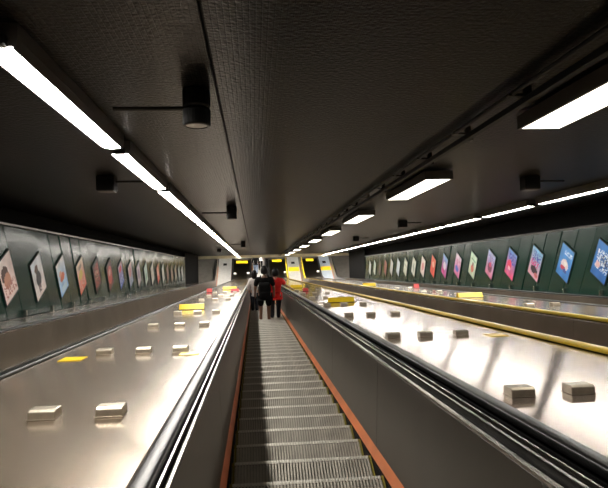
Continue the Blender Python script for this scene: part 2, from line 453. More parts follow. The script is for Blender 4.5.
# ---------------------------------------------------------------- anti-slide blocks on the decks
def block_proto():
    e = empty('anti_slide_block', (0, 0, 0), 'x', 'block', None, slope=True)
    bm = bmesh.new()
    w, d, h = 0.120, 0.10, 0.045
    pr = [(-d/2, 0), (d/2, 0), (d/2, h*0.92), (d/2-0.012, h), (-d/2+0.016, h), (-d/2, h*0.80)]
    L_ = [bm.verts.new((-w/2, y, z)) for y, z in pr]; R_ = [bm.verts.new((w/2, y, z)) for y, z in pr]
    bm.faces.new(L_); bm.faces.new(R_[::-1])
    for i in range(6): bm.faces.new((L_[i], L_[(i+1) % 6], R_[(i+1) % 6], R_[i]))
    bmesh.ops.bevel(bm, geom=bm.edges[:], offset=0.005, segments=2, profile=0.5, affect='EDGES')
    obj('cover', bm, block_steel, e)
    bm = B(-w/2-0.003, w/2+0.003, -d/2-0.003, d/2+0.003, 0.0, 0.004, bev=0.001)
    obj('base_flange', bm, block_steel, e)
    return e
bp = block_proto(); first = [True]
def block(u, v, label, group):
    loc = W(u, v, -H+0.641)
    if first[0]:
        first[0] = False; bp.location = loc; bp['label'] = label; bp['group'] = group; return bp
    return dup(bp, loc, label, group)
cols_l = ((-1.225, 'nearest the left wall'), (-0.915, 'in the middle of its row'), (-0.62, 'nearest the ridden escalator'))
cols_r = ((1.24, 'nearest the ridden escalator'), (1.54, 'in the middle of its row'), (1.875, 'nearest the yellow handrail'))
rows_l = [2.80, 4.93, 7.22, 9.45, 13.6, 15.8, 18.0]
rows_r = [2.81, 5.33, 7.88, 10.3, 13.0, 15.4, 17.8]
for j, v in enumerate(rows_l):
    for u, w in cols_l:
        if j == 0 and u < -1.1: continue
        if j == 0: u -= 0.05
        block(u, v, f'steel block on the left deck, {ORD[j+1]} row away, {w}', 'anti-slide blocks on the left deck')
for j, v in enumerate(rows_r):
    for u, w in cols_r:
        if j == 0 and u > 1.8: continue
        if j == 0: u += 0.03
        block(u, v, f'steel block on the bright right deck, {ORD[j+1]} row away, {w}', 'anti-slide blocks on the right deck')
for j, v in enumerate((8.6, 14.2, 17.0)):
    for u, w in ((4.1, 'nearer the yellow handrail'), (4.5, 'nearer the right wall')):
        block(u, v, f'steel block on the far right deck, {ORD[j+1]} row away, {w}', 'anti-slide blocks on the far deck')

# ---------------------------------------------------------------- yellow corner plates, signs
def corner_plate(u, v, w, d, label, skew=0.0):
    bm = bmesh.new()
    q = [(-w/2, -d/2), (w/2, -d/2), (w/2+skew, d/2), (-w/2+skew, d/2)]
    lo = [bm.verts.new((x, y, 0)) for x, y in q]; hi = [bm.verts.new((x, y, 0.004)) for x, y in q]
    bm.faces.new(lo[::-1]); bm.faces.new(hi)
    for i in range(4): bm.faces.new((lo[i], lo[(i+1) % 4], hi[(i+1) % 4], hi[i]))
    o = obj('corner_plate', bm, yellow); o.location = W(u, v, -H+0.641); o.rotation_euler = (-math.pi/6, 0, 0)
    return tag(o, label, 'plate', 'yellow corner plates on the decks')
corner_plate(-1.41, 4.70, 0.17, 0.20, 'flat yellow plate on the left deck at the edge farther from the ridden escalator')
corner_plate(-0.53, 4.76, 0.15, 0.16, 'flat yellow plate on the left deck close beside the ridden escalator')
corner_plate(2.16, 5.22, 0.17, 0.20, 'flat yellow plate on the bright right deck beside the yellow handrail')
def sign(u, v, w, h, label, mats, group='small signs standing on the decks', block_child=True):
    e = empty('deck_sign', W(u, v, -H+0.641), label, 'sign', group, slope=True)
    bm = bmesh.new()
    d = 0.16
    pr = [(-d/2, 0), (d/2, 0), (0.03, h), (-0.01, h)]
    L_ = [bm.verts.new((-w/2, y, z)) for y, z in pr]; R_ = [bm.verts.new((w/2, y, z)) for y, z in pr]
    bm.faces.new(L_); bm.faces.new(R_[::-1])
    for i in range(4): bm.faces.new((L_[i], L_[(i+1) % 4], R_[(i+1) % 4], R_[i]))
    bmesh.ops.bevel(bm, geom=bm.edges[:], offset=0.006, segments=2, profile=0.5, affect='EDGES')
    obj('board', bm, mats, e)
    obj('foot', B(-w/2-0.01, w/2+0.01, -d/2-0.02, d/2+0.02, 0, 0.008, bev=0.003), dark_paint, e)
    return e
sign(-1.11, 10.45, 0.43, 0.095, 'wide yellow sign on the left deck just past the fourth row of blocks', yellow)
sign(-0.92, 21.4, 0.50, 0.11, 'small far yellow sign on the left deck near the landing', yellow)
sign(-1.75+0.30, 18.9, 0.17, 0.13, 'small red sign on the left deck, at the side near the left wall', red)
sign(-0.66, 19.2, 0.26, 0.09, 'small red sign on the left deck, beside the ridden escalator', red)
sign(1.62, 11.2, 0.50, 0.095, 'wide yellow sign on the bright right deck beyond the blocks', yellow)
sign(1.45, 21.0, 0.42, 0.11, 'small far yellow sign on the right deck, near the man in red', yellow)
sign(1.49, 17.6, 0.16, 0.09, 'small red sign on the right deck, in front of the far yellow sign', red)
sign(4.22, 11.4, 0.50, 0.10, 'yellow sign on the far right deck, nearest the viewer there', yellow)
sign(4.0, 20.6, 0.45, 0.11, 'yellow sign on the far right deck, farther down the slope', yellow)
sign(4.75, 17.2, 0.16, 0.13, 'small red sign on the far right deck below the right posters', red)
# signs and lamps at the foot of the decks
def level_thing(name, u0, u1, dy0, dy1, z0, z1, mat, label, cat, group):
    o = obj(name, B(u0, u1, 0, dy1-dy0, 0, z1-z0, bev=0.01), mat)
    for vv in o.data.vertices: vv.co.x -= (u0+u1)/2
    o.location = ((u0+u1)/2, LAND_Y+dy0, FLOOR_Z+z0)
    return tag(o, label, cat, group)
level_thing('landing_sign', -1.45, -0.55, 1.35, 1.75, 0.641, 0.66, yellow, 'yellow plate at the landing end of the left deck', 'plate', 'yellow plates at the foot of the decks')
level_thing('landing_sign', 1.35, 2.1, 1.45, 1.80, 0.641, 0.66, yellow, 'yellow plate at the landing end of the bright right deck', 'plate', 'yellow plates at the foot of the decks')
level_thing('landing_sign', 4.0, 4.6, 1.45, 1.80, 0.641, 0.66, yellow, 'yellow plate at the landing end of the far right deck', 'plate', 'yellow plates at the foot of the decks')
for u, w in ((-1.5, 'left deck, left side'), (-0.52, 'left deck, right side'), (2.25, 'bright right deck, right side'), (4.78, 'far right deck, right side')):
    level_thing('direction_box', u-0.09, u+0.09, -0.35, -0.20, 0.641, 0.74, white, f'small white box at the landing end of the {w}', 'box', 'white boxes at the foot of the decks')

# ---------------------------------------------------------------- lamps
def tube_lamp():
    e = empty('tube_lamp', (0, 0, 0), 'x', 'lamp', None, slope=True)
    L_ = 2.12
    bm = bmesh.new()
    pr = [(-0.085, 0.118), (-0.085, 0.05), (-0.074, -0.002), (-0.068, -0.002), (-0.066, 0.012), (0.066, 0.012), (0.068, -0.002), (0.074, -0.002), (0.085, 0.05), (0.085, 0.118)]
    A_ = [bm.verts.new((x, -L_/2, z)) for x, z in pr]; C_ = [bm.verts.new((x, L_/2, z)) for x, z in pr]
    for i in range(len(pr)): bm.faces.new((A_[i], A_[(i+1) % len(pr)], C_[(i+1) % len(pr)], C_[i]))
    bm.faces.new(A_); bm.faces.new(C_[::-1])
    obj('housing', bm, housing_grey, e)
    bm = bmesh.new()
    k = 7
    prof = [(0.066*math.cos(math.pi*(1+q/(k-1))), 0.010+0.015*math.sin(math.pi*(1+q/(k-1)))) for q in range(k)]
    A_ = [bm.verts.new((x, -L_/2+0.03, z)) for x, z in prof]; C_ = [bm.verts.new((x, L_/2-0.03, z)) for x, z in prof]
    for i in range(k-1): bm.faces.new((A_[i], C_[i], C_[i+1], A_[i+1]))
    bm.faces.new(A_); bm.faces.new(C_[::-1]); bm.faces.new((A_[0], A_[-1], C_[-1], C_[0]))
    obj('tube', bm, lamp_on, e)
    for s in (-1, 1):
        obj('end_cap', B(-0.045, 0.045, s*(L_/2+0.03)-0.028, s*(L_/2+0.03)+0.028, 0.0, 0.05, bev=0.008), dark_paint, e)
    return e
tl = tube_lamp(); used = [False]
def place_lamp(u, v, label, group):
    if not used[0]:
        used[0] = True; tl.location = W(u, v, 1.0); tl['label'] = label; tl['group'] = group; return
    dup(tl, W(u, v, 1.0), label, group)
LP = 2.36
for j in range(17):
    place_lamp(-1.10, 3.70+LP*j-(LP if False else 0), f'{ORD[j+1]} ceiling tube lamp from the viewer in the left row', 'left row of tube lamps')
place_lamp(-1.10, 3.70-LP, 'ceiling tube lamp of the left row running out of the top left corner', 'left row of tube lamps')
for j in range(15):
    place_lamp(4.86, 8.55+2.47*j, f'{ORD[j+1]} ceiling tube lamp from the viewer in the right row', 'right row of tube lamps')
for j in range(3):
    place_lamp(4.86, 8.55-2.47*(j+1), 'ceiling tube lamp of the right row, outside the picture on the right', 'right row of tube lamps')

def panel_lamp():
    e = empty('box_lamp', (0, 0, 0), 'x', 'lamp', None, slope=True)
    w, L_ = 0.33, 2.02
    bm = bmesh.new()
    o = [(-w/2, -L_/2), (w/2, -L_/2), (w/2, L_/2), (-w/2, L_/2)]
    i_ = [(x*(1-0.02/w*2), y*(1-0.02/L_*2)) for x, y in o]
    top = [bm.verts.new((x, y, 0.10)) for x, y in o]; lo = [bm.verts.new((x, y, 0)) for x, y in o]
    li = [bm.verts.new((x, y, 0)) for x, y in i_]; hi = [bm.verts.new((x, y, 0.02)) for x, y in i_]
    for q in range(4):
        r = (q+1) % 4
        bm.faces.new((top[q], top[r], lo[r], lo[q])); bm.faces.new((lo[q], lo[r], li[r], li[q])); bm.faces.new((li[q], li[r], hi[r], hi[q]))
    bm.faces.new(hi); bm.faces.new(top[::-1])
    obj('housing', bm, housing_grey, e)
    obj('diffuser', B(-w/2+0.022, w/2-0.022, -L_/2+0.022, L_/2-0.022, 0.002, 0.018), panel_on, e)
    obj('hanger_plate', B(-0.06, 0.06, -0.3, 0.3, 0.10, 0.12), dark_paint, e)
    return e
pl = panel_lamp()
pl.location = W(2.14, 3.20, 1.0); pl['label'] = 'boxed ceiling lamp cut by the right edge of the picture'; pl['group'] = 'row of boxed ceiling lamps'
for j in range(1, 9):
    dup(pl, W(2.14, 3.20+4.42*j, 1.0), f'boxed ceiling lamp, {ORD[j+1]} of its row from the viewer', 'row of boxed ceiling lamps')
# unseen lamps added to light the lower landing
for k, x in enumerate((-2.4, 0.6, 3.2, 5.6)):
    e = empty('added_landing_lamp', (x, pb.y+2.2, pb.z+0.08), f'unseen lamp added over the lower landing, {ORD[k+1]} from the left', 'lamp', 'added landing lamps')
    obj('housing', B(-0.2, 0.2, -1.3, 1.3, 0.0, 0.062), housing_grey, e)
    obj('diffuser', B(-0.17, 0.17, -1.25, 1.25, -0.012, 0.0), landing_on, e)

# ---------------------------------------------------------------- ceiling speakers and boxes with their conduits
def speaker(u, v, label):
    e = empty('ceiling_speaker', W(u, v, CE), label, 'speaker', 'round ceiling speakers', slope=True)
    r = 0.080
    r = 0.085
    prof = [(0, 0), (r*0.92, 0), (r, -0.012), (r, -0.125), (r*0.94, -0.135), (r*0.90, -0.142), (r*0.94, -0.150), (r, -0.160), (r, -0.268), (r*0.94, -0.28), (r*0.80, -0.283), (r*0.78, -0.276), (0, -0.276)]
    prof = [(a, z*0.80) for a, z in prof]
    obj('body', lathe(bmesh.new(), prof), dark_paint, e, smooth=False)
    bm = bmesh.new(); lathe(bm, [(0, -0.222), (r*0.76, -0.222), (r*0.76, -0.220), (0, -0.220)]); obj('grille', bm, housing_grey, e)
    bm = bmesh.new(); tube(bm, [(-r*0.9, 0, -0.114), (-0.50, 0, -0.114)], 0.013, 8)
    obj('conduit', bm, dark_paint, e)
    return e
speaker(-0.335, 3.62, 'black double-drum speaker nearest the viewer, left of the ceiling joint')
speaker(-0.375, 10.1, 'black double-drum ceiling speaker, second one down the slope')
speaker(-0.42, 22.0, 'tiny far black ceiling speaker above the left end of the landing beam')
def cbox(u, v, side, label):
    e = empty('ceiling_box', W(u, v, CE), label, 'box', 'dark boxes under the ceiling', slope=True)
    obj('casing', B(-0.10, 0.10, -0.09, 0.09, -0.17, 0, bev=0.012), dark_paint, e)
    obj('cover', B(-0.088, 0.088, -0.08, 0.08, -0.178, -0.168, bev=0.003), housing_grey, e)
    obj('conduit', tube(bmesh.new(), [(side*0.09, 0.0, -0.06), (side*0.46, 0.0, -0.06)], 0.012, 8), dark_paint, e)
cbox(-1.66, 6.85, 1, 'dark box under the ceiling, left of the left tube lamps')
cbox(-1.68, 28.5, 1, 'tiny far dark box under the ceiling, left of the left tube lamps')
cbox(3.56, 7.30, 1, 'dark box under the ceiling nearest the viewer, left of the right tube lamps')
cbox(3.56, 13.9, 1, 'dark box under the ceiling, second one along the right tube lamps')
cbox(3.56, 20.5, 1, 'dark box under the ceiling, third one along the right tube lamps')

# ---------------------------------------------------------------- cable trunking beside the boxed lamps
e = empty('cable_trunking', W(1.74, 20, CE), 'long black cable trunking with hangers under the ceiling beside the boxed lamps', 'trunking', None, slope=True)
obj('channel', B(-0.022, 0.022, -23, 21, -0.105, -0.065), dark_paint, e)
obj('pipe', tube(bmesh.new(), [(-0.10, -23, -0.05), (-0.10, 21, -0.05)], 0.016, 8), dark_paint, e)
for k in range(36):
    y = -19.6+1.05*k
    bm = bmesh.new(); box(bm, -0.13, 0.035, y-0.02, y+0.02, -0.066, -0.052); box(bm, -0.02, 0.02, y-0.02, y+0.02, -0.054, 0.0); box(bm, 0.022, 0.034, y-0.025, y+0.025, -0.115, -0.05)
    obj('hanger', bm, housing_grey if k % 4 == 0 else dark_paint, e)
e = empty('cable_tray', W(5.02, 18, CE), 'black cable tray on brackets just above the right row of tube lamps', 'tray', None, slope=True)
obj('tray', B(0.08, 0.24, -16, 19, -0.10, -0.07), dark_paint, e)
for k in range(24): obj('bracket', B(0.14, 0.18, -14+1.3*k, -13.95+1.3*k, -0.08, -0.004), dark_paint, e)

# ---------------------------------------------------------------- posters
def lerp(a, b, t): return tuple(x+(y-x)*t for x, y in zip(a, b))
def srgb(c): return tuple((x/255/12.92 if x/255 <= 0.04045 else ((x/255+0.040)/1.055)**2.4) for x in c)
def poster(u, v, side, label, top, bot, shapes, seed, fine=True):
    """a 0.49 x 0.68 m framed print hung plumb on the wall; its local x runs down the gallery"""
    c = W(u, v, 0)
    e = empty('framed_poster', c, label, 'poster', 'posters on the left wall' if side > 0 else 'posters on the right wall')
    w, h = 0.49, 0.69
    fr = 0.018; fs = 0.008
    d0, d1 = (0.0, 0.024)
    def X(d): return side*d
    bm = bmesh.new()
    for (y0, y1, z0, z1) in ((-w/2-fs, w/2+fs, h/2, h/2+fr), (-w/2-fs, w/2+fs, -h/2-fr, -h/2), (-w/2-fs, -w/2, -h/2, h/2), (w/2, w/2+fs, -h/2, h/2)):
        box(bm, min(X(d0), X(d1)), max(X(d0), X(d1)), y0, y1, z0, z1)
    obj('frame', bm, frame_black, e)
    nx, ny = (22, 30) if fine else (8, 11)
    bm = bmesh.new(); cl = bm.loops.layers.float_color.new('print')
    rnd = random.Random(seed)
    ph = [rnd.uniform(0, 6.28) for _ in range(6)]
    grid = [[bm.verts.new((X(0.019), -w/2+w*i/nx, -h/2+h*j/ny)) for i in range(nx+1)] for j in range(ny+1)]
    for j in range(ny):
        for i in range(nx):
            f = bm.faces.new((grid[j][i], grid[j][i+1], grid[j+1][i+1], grid[j+1][i]))
            x = (i+0.5)/nx; y = (j+0.5)/ny
            if side < 0: x = 1-x                      # reads left to right from the gallery
            t = min(1, max(0, y+0.06*math.sin(7*x+ph[0])))
            col = lerp(bot, top, t)
            k = 0.06*(math.sin(11*x+ph[1])*math.sin(9*y+ph[2]))
            col = tuple(max(0, min(255, q*(1+k))) for q in col)
            for sh in shapes:
                if sh[0] == 'e':
                    _, cx, cy, rx, ry, cc = sh
                    if ((x-cx)/rx)**2+((y-cy)/ry)**2 < 1: col = cc
                elif sh[0] == 'r':
                    _, x0, x1, y0, y1, cc = sh
                    if x0 <= x <= x1 and y0 <= y <= y1: col = cc
                elif sh[0] == 's':                    # speckled scribble
                    _, x0, x1, y0, y1, cc, p = sh
                    if x0 <= x <= x1 and y0 <= y <= y1 and rnd.random() < p: col = cc
            for lp in f.loops: lp[cl] = (*srgb(col), 1)
    me = bpy.data.meshes.new('print_sheet'); bm.to_mesh(me); bm.free()
    link('print_sheet', me, print_mat, e)
    bm = B(min(X(0.0), X(0.018)), max(X(0.0), X(0.018)), -w/2, w/2, -h/2, h/2)
    obj('backing', bm, frame_black, e)
    return e
LEFT = [
 ('pink portrait poster cut by the left edge of the picture', (252,236,230), (246,214,206), [('e',.35,.62,.26,.2,(96,64,58)),('e',.45,.45,.25,.18,(214,150,120)),('s',.1,.95,.1,.4,(190,120,110),.4),('r',.05,.95,.02,.08,(240,230,225))]),
 ('pale blue poster with a dark standing figure, second on the left wall', (222,232,240), (246,228,220), [('e',.45,.72,.16,.12,(92,62,52)),('e',.5,.45,.22,.22,(52,46,52)),('r',.35,.6,.1,.3,(120,100,96)),('s',.05,.95,.02,.2,(230,220,220),.4)]),
 ('white and blue poster with an orange centre, third on the left wall', (246,246,248), (140,190,236), [('e',.5,.48,.26,.13,(222,120,84)),('e',.35,.62,.15,.08,(236,180,150)),('r',.2,.85,.05,.22,(196,220,238))]),
 ('cream poster turning red at its foot, fourth on the left wall', (246,236,212), (226,110,86), [('e',.45,.55,.3,.14,(228,204,110)),('e',.5,.8,.22,.08,(180,160,140)),('s',.1,.9,.05,.35,(232,180,160),.3)]),
 ('dark brown poster with red scribbles, fifth on the left wall', (90,66,56), (70,40,34), [('s',.1,.9,.1,.9,(190,70,54),.35),('s',.2,.8,.3,.7,(226,180,150),.2)]),
 ('dull red poster with brown border, sixth on the left wall', (110,64,56), (120,50,46), [('e',.5,.5,.4,.36,(206,92,80)),('e',.5,.6,.2,.12,(226,170,160))]),
 ('poster pink above and blue below, seventh on the left wall', (236,200,206), (70,96,190), [('e',.5,.75,.28,.13,(220,80,100)),('s',.1,.9,.1,.4,(210,220,240),.3)]),
 ('faded pink poster with a grey-blue foot, eighth on the left wall', (226,190,184), (150,165,190), [('e',.5,.6,.3,.2,(210,150,150))]),
 ('pale lilac poster, ninth on the left wall', (218,206,220), (206,190,190), [('e',.5,.5,.3,.25,(160,140,170))]),
 ('pale mint poster, tenth on the left wall', (206,226,212), (196,210,196), [('e',.5,.35,.3,.16,(150,190,170))]),
 ('off-white poster, eleventh on the left wall', (226,222,212), (210,200,186), [('r',.2,.8,.6,.7,(170,160,150))]),
 ('salmon red poster, twelfth on the left wall', (226,150,130), (206,90,80), [('e',.5,.6,.3,.2,(236,190,170))]),
 ('plain white poster, thirteenth on the left wall', (228,226,220), (216,212,200), [('r',.2,.8,.2,.3,(180,176,170))]),
 ('brownish poster, fourteenth on the left wall', (186,150,136), (150,110,96), []),
 ('tan poster, fifteenth on the left wall', (176,156,140), (160,126,110), []),
 ('cream poster, sixteenth on the left wall', (206,196,176), (190,180,160), []),
 ('pale grey poster, seventeenth on the left wall', (206,206,206), (190,190,186), []),
 ('last white poster before the dark end of the left wall', (226,226,224), (216,214,210), []),
]
for j, (lb, t, b, sh) in enumerate(LEFT):
    poster(UL, 9.17+1.247*j, 1, lb, t, b, sh, j+1, j < 9)
RIGHT = [
 ('blue poster with white scribbles, cut by the right edge of the picture', (60,130,205), (50,110,185), [('s',.15,.95,.25,.8,(226,236,246),.55),('s',.4,.9,.3,.7,(40,60,110),.3),('e',.3,.35,.14,.1,(230,190,190))]),
 ('blue poster with a white and red round figure, second on the right wall', (84,150,215), (62,130,205), [('s',.3,.9,.72,.86,(220,236,250),.5),('e',.5,.42,.3,.17,(236,216,216)),('e',.42,.30,.2,.08,(206,60,80)),('e',.6,.26,.16,.06,(70,80,150)),('e',.55,.48,.12,.07,(250,240,235))]),
 ('pale blue and magenta poster with dark foot, third on the right wall', (130,190,226), (230,165,180), [('s',.15,.9,.5,.9,(64,84,176),.45),('s',.1,.8,.35,.6,(206,60,130),.5),('e',.5,.26,.34,.13,(46,26,38)),('e',.75,.15,.2,.07,(206,110,110))]),
 ('poster blue above and hot pink below, fourth on the right wall', (110,160,224), (236,90,130), [('s',.2,.95,.5,.9,(70,80,180),.4),('e',.35,.42,.24,.2,(226,60,100)),('e',.4,.3,.14,.08,(240,190,200))]),
 ('lilac poster with a dark pink figure, fifth on the right wall', (176,196,232), (222,130,160), [('e',.5,.38,.28,.2,(110,36,70)),('s',.2,.9,.5,.85,(110,100,190),.35),('e',.5,.5,.14,.1,(206,70,110))]),
 ('pale green poster with a small red figure, sixth on the right wall', (206,226,206), (196,206,180), [('e',.5,.35,.22,.18,(206,110,90)),('r',.2,.8,.7,.78,(110,160,130)),('e',.5,.55,.12,.1,(120,90,80))]),
 ('poster white above and magenta at its foot, seventh on the right wall', (224,214,224), (216,110,160), [('e',.45,.32,.3,.14,(80,110,200)),('s',.2,.9,.4,.8,(200,110,150),.35)]),
 ('light blue poster with a magenta foot, eighth on the right wall', (140,186,226), (214,80,150), [('e',.5,.5,.26,.2,(236,226,236)),('e',.4,.2,.26,.1,(200,50,130))]),
 ('orange red poster, ninth on the right wall', (226,120,96), (216,80,66), [('e',.5,.6,.22,.16,(240,190,170))]),
 ('white poster with a pink middle, tenth on the right wall', (228,214,206), (216,200,196), [('e',.5,.5,.26,.2,(216,140,140))]),
 ('pale poster with a grey figure, eleventh on the right wall', (216,216,206), (206,206,196), [('e',.5,.45,.22,.25,(150,150,140))]),
 ('off-white poster with a grey band, twelfth on the right wall', (216,216,200), (206,206,190), [('r',.1,.9,.55,.65,(150,150,140))]),
 ('pale blue-grey poster, thirteenth on the right wall', (196,206,216), (186,190,200), []),
 ('light grey poster, fourteenth on the right wall', (206,206,206), (190,190,190), []),
 ('red-brown poster, fifteenth on the right wall', (150,90,80), (130,70,60), []),
 ('brownish dark poster, sixteenth on the right wall', (96,76,64), (86,66,56), []),
 ('pale mint poster, seventeenth on the right wall', (196,210,200), (186,196,186), []),
 ('last white poster before the dark end of the right wall', (216,216,216), (206,206,206), []),
]
for j, (lb, t, b, sh) in enumerate(RIGHT):
    poster(UR, 10.24+1.276*j, -1, lb, t, b, sh, j+51, j < 9)
# small steel clips at the foot of the wall panels
clip = None
for side, U, n0, vs in ((1, UL, -0.585, [8.55+1.247*j for j in range(14)]), (-1, UR, -0.575, [10.3+1.276*j for j in range(12)])):
    for j, v in enumerate(vs):
        where = 'left' if side > 0 else 'right'
        lb = f'small steel clip at the foot of the {where} wall, {ORD[j+1]} from the viewer'
        if clip is None:
            clip = tag(obj('wall_clip', B(-0.03, 0.03, -0.025, 0.025, -0.05, 0.06, bev=0.006), trim_steel), lb, 'clip', 'steel clips along the walls')
            clip.rotation_euler = (-math.pi/6, 0, 0); o = clip
        else:
            o = clip.copy(); COL.objects.link(o); o['label'] = lb
        o.location = W(U+side*0.03, v, n0)

# ---------------------------------------------------------------- people
def skin_mesh(name, joints, bones, root, sub=2):
    """joints: {key: (pos, rx, ry)}; grows one smooth surface over the skeleton and returns it as a plain mesh"""
    keys = list(joints); ix = {k: i for i, k in enumerate(keys)}
    me = bpy.data.meshes.new(name); me.from_pydata([joints[k][0] for k in keys], [(ix[a], ix[b]) for a, b in bones], [])
    o = bpy.data.objects.new(name, me); COL.objects.link(o)
    m = o.modifiers.new('skin', 'SKIN'); m.use_smooth_shade = True
    for k in keys:
        sv = me.skin_vertices[0].data[ix[k]]; sv.radius = joints[k][1:3]; sv.use_root = (k == root)
    q = o.modifiers.new('sub', 'SUBSURF'); q.levels = sub; q.render_levels = sub
    dg = bpy.context.evaluated_depsgraph_get(); dg.update()
    out = bpy.data.meshes.new_from_object(o.evaluated_get(dg))
    bpy.data.objects.remove(o); bpy.data.meshes.remove(me)
    return out
def head_bm(bm, c, tilt, turn):
    """head with brow, nose, mouth, chin and ears added to the body surface; c = centre of the skull"""
    R = Matrix.Rotation(turn, 4, 'Z') @ Matrix.Rotation(-tilt, 4, 'X')
    before = len(bm.verts)
    res = bmesh.ops.create_uvsphere(bm, u_segments=28, v_segments=20, radius=1.0)
    for v in res['verts']:
        x, y, z = v.co
        px, py, pz = x*0.076, y*0.096, z*0.118
        if z < 0: px *= 1-0.28*z*z; py = py*(1-0.10*z*z) + (0.012*(-z) if y > 0 else 0.018*z*0)
        if y > 0.75 and abs(x) < 0.22:                # nose
            t = math.exp(-((z+0.22)/0.17)**2)*math.exp(-(x/0.13)**2); py += 0.024*t
        if y > 0.5:                                   # eye sockets, lips
            for sx in (-1, 1): py -= 0.010*math.exp(-((x-sx*0.38)/0.16)**2-((z-0.02)/0.12)**2)
            py += 0.006*math.exp(-(x/0.28)**2-((z+0.55)/0.07)**2)
        v.co = Vector((px, py, pz))
    ears = []
    for sx in (-1, 1):
        r2 = bmesh.ops.create_uvsphere(bm, u_segments=10, v_segments=8, radius=1.0)
        for v in r2['verts']: v.co = Vector((sx*0.076+v.co.x*0.011, -0.005+v.co.y*0.018, -0.012+v.co.z*0.031))
        ears += r2['verts']
    for v in res['verts']+ears: v.co = (R @ v.co.to_4d()).to_3d()+c
def person(loc, hgt, label, skin, shirt, pants, hair, shoe, pose, shirt_drop=0.0, pants_to='ankle', sleeve=0.55, pack=None, turn=0.0, build=1.0, long_hair=False, yaw=0.0):
    e = empty('person', loc, label, 'person', None); e.rotation_euler = (0, 0, yaw)
    k = hgt/1.70
    V = lambda *a: Vector(a)*k
    b = build
    J = {}
    J['pelvis'] = V(0, 0, 0.93); J['waist'] = V(0, 0.0, 1.06); J['chest'] = V(0, 0.0, 1.25); J['neck0'] = V(0, 0.01, 1.42); J['neck1'] = V(0, 0.02, 1.50)
    legs = pose.get('legs', ((-0.10, 0.0), (0.10, 0.0)))
    for s, (fx, fy) in zip('LR', legs):
        sx = -1 if s == 'L' else 1
        J['hip'+s] = V(sx*0.095*b, 0, 0.88); J['knee'+s] = V((sx*0.095*b+fx)/2, fy*0.5+0.03, 0.49); J['ankle'+s] = V(fx, fy, 0.085)
        J['ball'+s] = V(fx+sx*0.012, fy+0.11, 0.035); J['toe'+s] = V(fx+sx*0.02, fy+0.165, 0.03)
    arms = pose.get('arms', {})
    for s in 'LR':
        sx = -1 if s == 'L' else 1
        J['sh'+s] = V(sx*0.175*b, 0.0, 1.385)
        el, wr = arms.get(s, ((sx*0.245, -0.03, 1.11), (sx*0.255, 0.05, 0.87)))
        J['el'+s] = V(*el); J['wr'+s] = V(*wr)
    R = dict(pelvis=(.135, .105), waist=(.125, .095), chest=(.145, .105), neck0=(.062, .060), neck1=(.052, .054))
    for s in 'LR':
        R['hip'+s] = (.092, .095); R['knee'+s] = (.058, .060); R['ankle'+s] = (.038, .042); R['ball'+s] = (.042, .030); R['toe'+s] = (.032, .022)
        R['sh'+s] = (.062, .062); R['el'+s] = (.042, .042); R['wr'+s] = (.028, .024)
    bones = [('pelvis', 'waist'), ('waist', 'chest'), ('chest', 'neck0'), ('neck0', 'neck1')]
    for s in 'LR':
        bones += [('pelvis', 'hip'+s), ('hip'+s, 'knee'+s), ('knee'+s, 'ankle'+s), ('ankle'+s, 'ball'+s), ('ball'+s, 'toe'+s), ('chest', 'sh'+s), ('sh'+s, 'el'+s), ('el'+s, 'wr'+s)]
        sx = -1 if s == 'L' else 1
        d = (J['wr'+s]-J['el'+s]).normalized()
        side = Vector((0, 1, 0)) if abs(d.y) < 0.8 else Vector((1, 0, 0))
        side = (side-d*side.dot(d)).normalized(); pal = d.cross(side).normalized()
        if pal.x*sx > 0: pal = -pal                    # palms face the body
        pm = J['wr'+s]+d*0.055*k; J['palm'+s] = pm; R['palm'+s] = (.036, .018); bones.append(('wr'+s, 'palm'+s))
        for q, (off, L_) in enumerate(((-0.027, .058), (-0.009, .072), (0.009, .076), (0.027, .068))):
            a = pm+side*off*k+d*0.02*k
            for t, (f, cu) in enumerate(((0.0, 0), (0.5, 0.10), (1.0, 0.40))):
                kk = f'f{s}{q}{t}'; J[kk] = a+d*L_*f*k+pal*L_*cu*k; R[kk] = (.0095-.001*t,)*2
                bones.append((('palm'+s) if t == 0 else f'f{s}{q}{t-1}', kk))
        a = J['wr'+s]+d*0.02*k+side*0.022*k
        for t, f in enumerate((0.35, 0.75, 1.0)):
            kk = f'th{s}{t}'; J[kk] = a+(side*0.045+d*0.05)*f*k+pal*0.012*f*k; R[kk] = (.0115-.001*t,)*2
            bones.append((('wr'+s) if t == 0 else f'th{s}{t-1}', kk))
    def jj(keys, grow=0.0, mul=None):
        return {q: (J[q], (R[q][0]*(b if q in ('pelvis', 'waist', 'chest') else 1)+grow)*k, (R[q][1]+grow)*k) for q in keys}
    me = skin_mesh('body', jj(list(J)), bones, 'pelvis')
    bm = bmesh.new(); bm.from_mesh(me); bpy.data.meshes.remove(me)
    hc = J['neck1']+V(0, 0.012, 0.105)
    head_bm(bm, Vector((0, 0, 0)), pose.get('nod', 0.25), turn)
    n_new = [v for v in bm.verts][-(28*19+2+2*(10*7+2)):]
    for v in n_new: v.co = v.co*k+hc
    body = obj('body', bm, skin, e, smooth=True)
    # eyes
    Rt = Matrix.Rotation(turn, 3, 'Z') @ Matrix.Rotation(-pose.get('nod', 0.25), 3, 'X')
    for sx in (-1, 1):
        bm = bmesh.new(); bmesh.ops.create_uvsphere(bm, u_segments=8, v_segments=6, radius=0.011*k, matrix=Matrix.Translation(hc+Rt @ V(sx*0.03, 0.082, 0.003)))
        obj('eye', bm, eye_mat, e, smooth=True)
    # hair: cap over the skull
    bm = bmesh.new(); res = bmesh.ops.create_uvsphere(bm, u_segments=24, v_segments=18, radius=1.0)
    rm = []
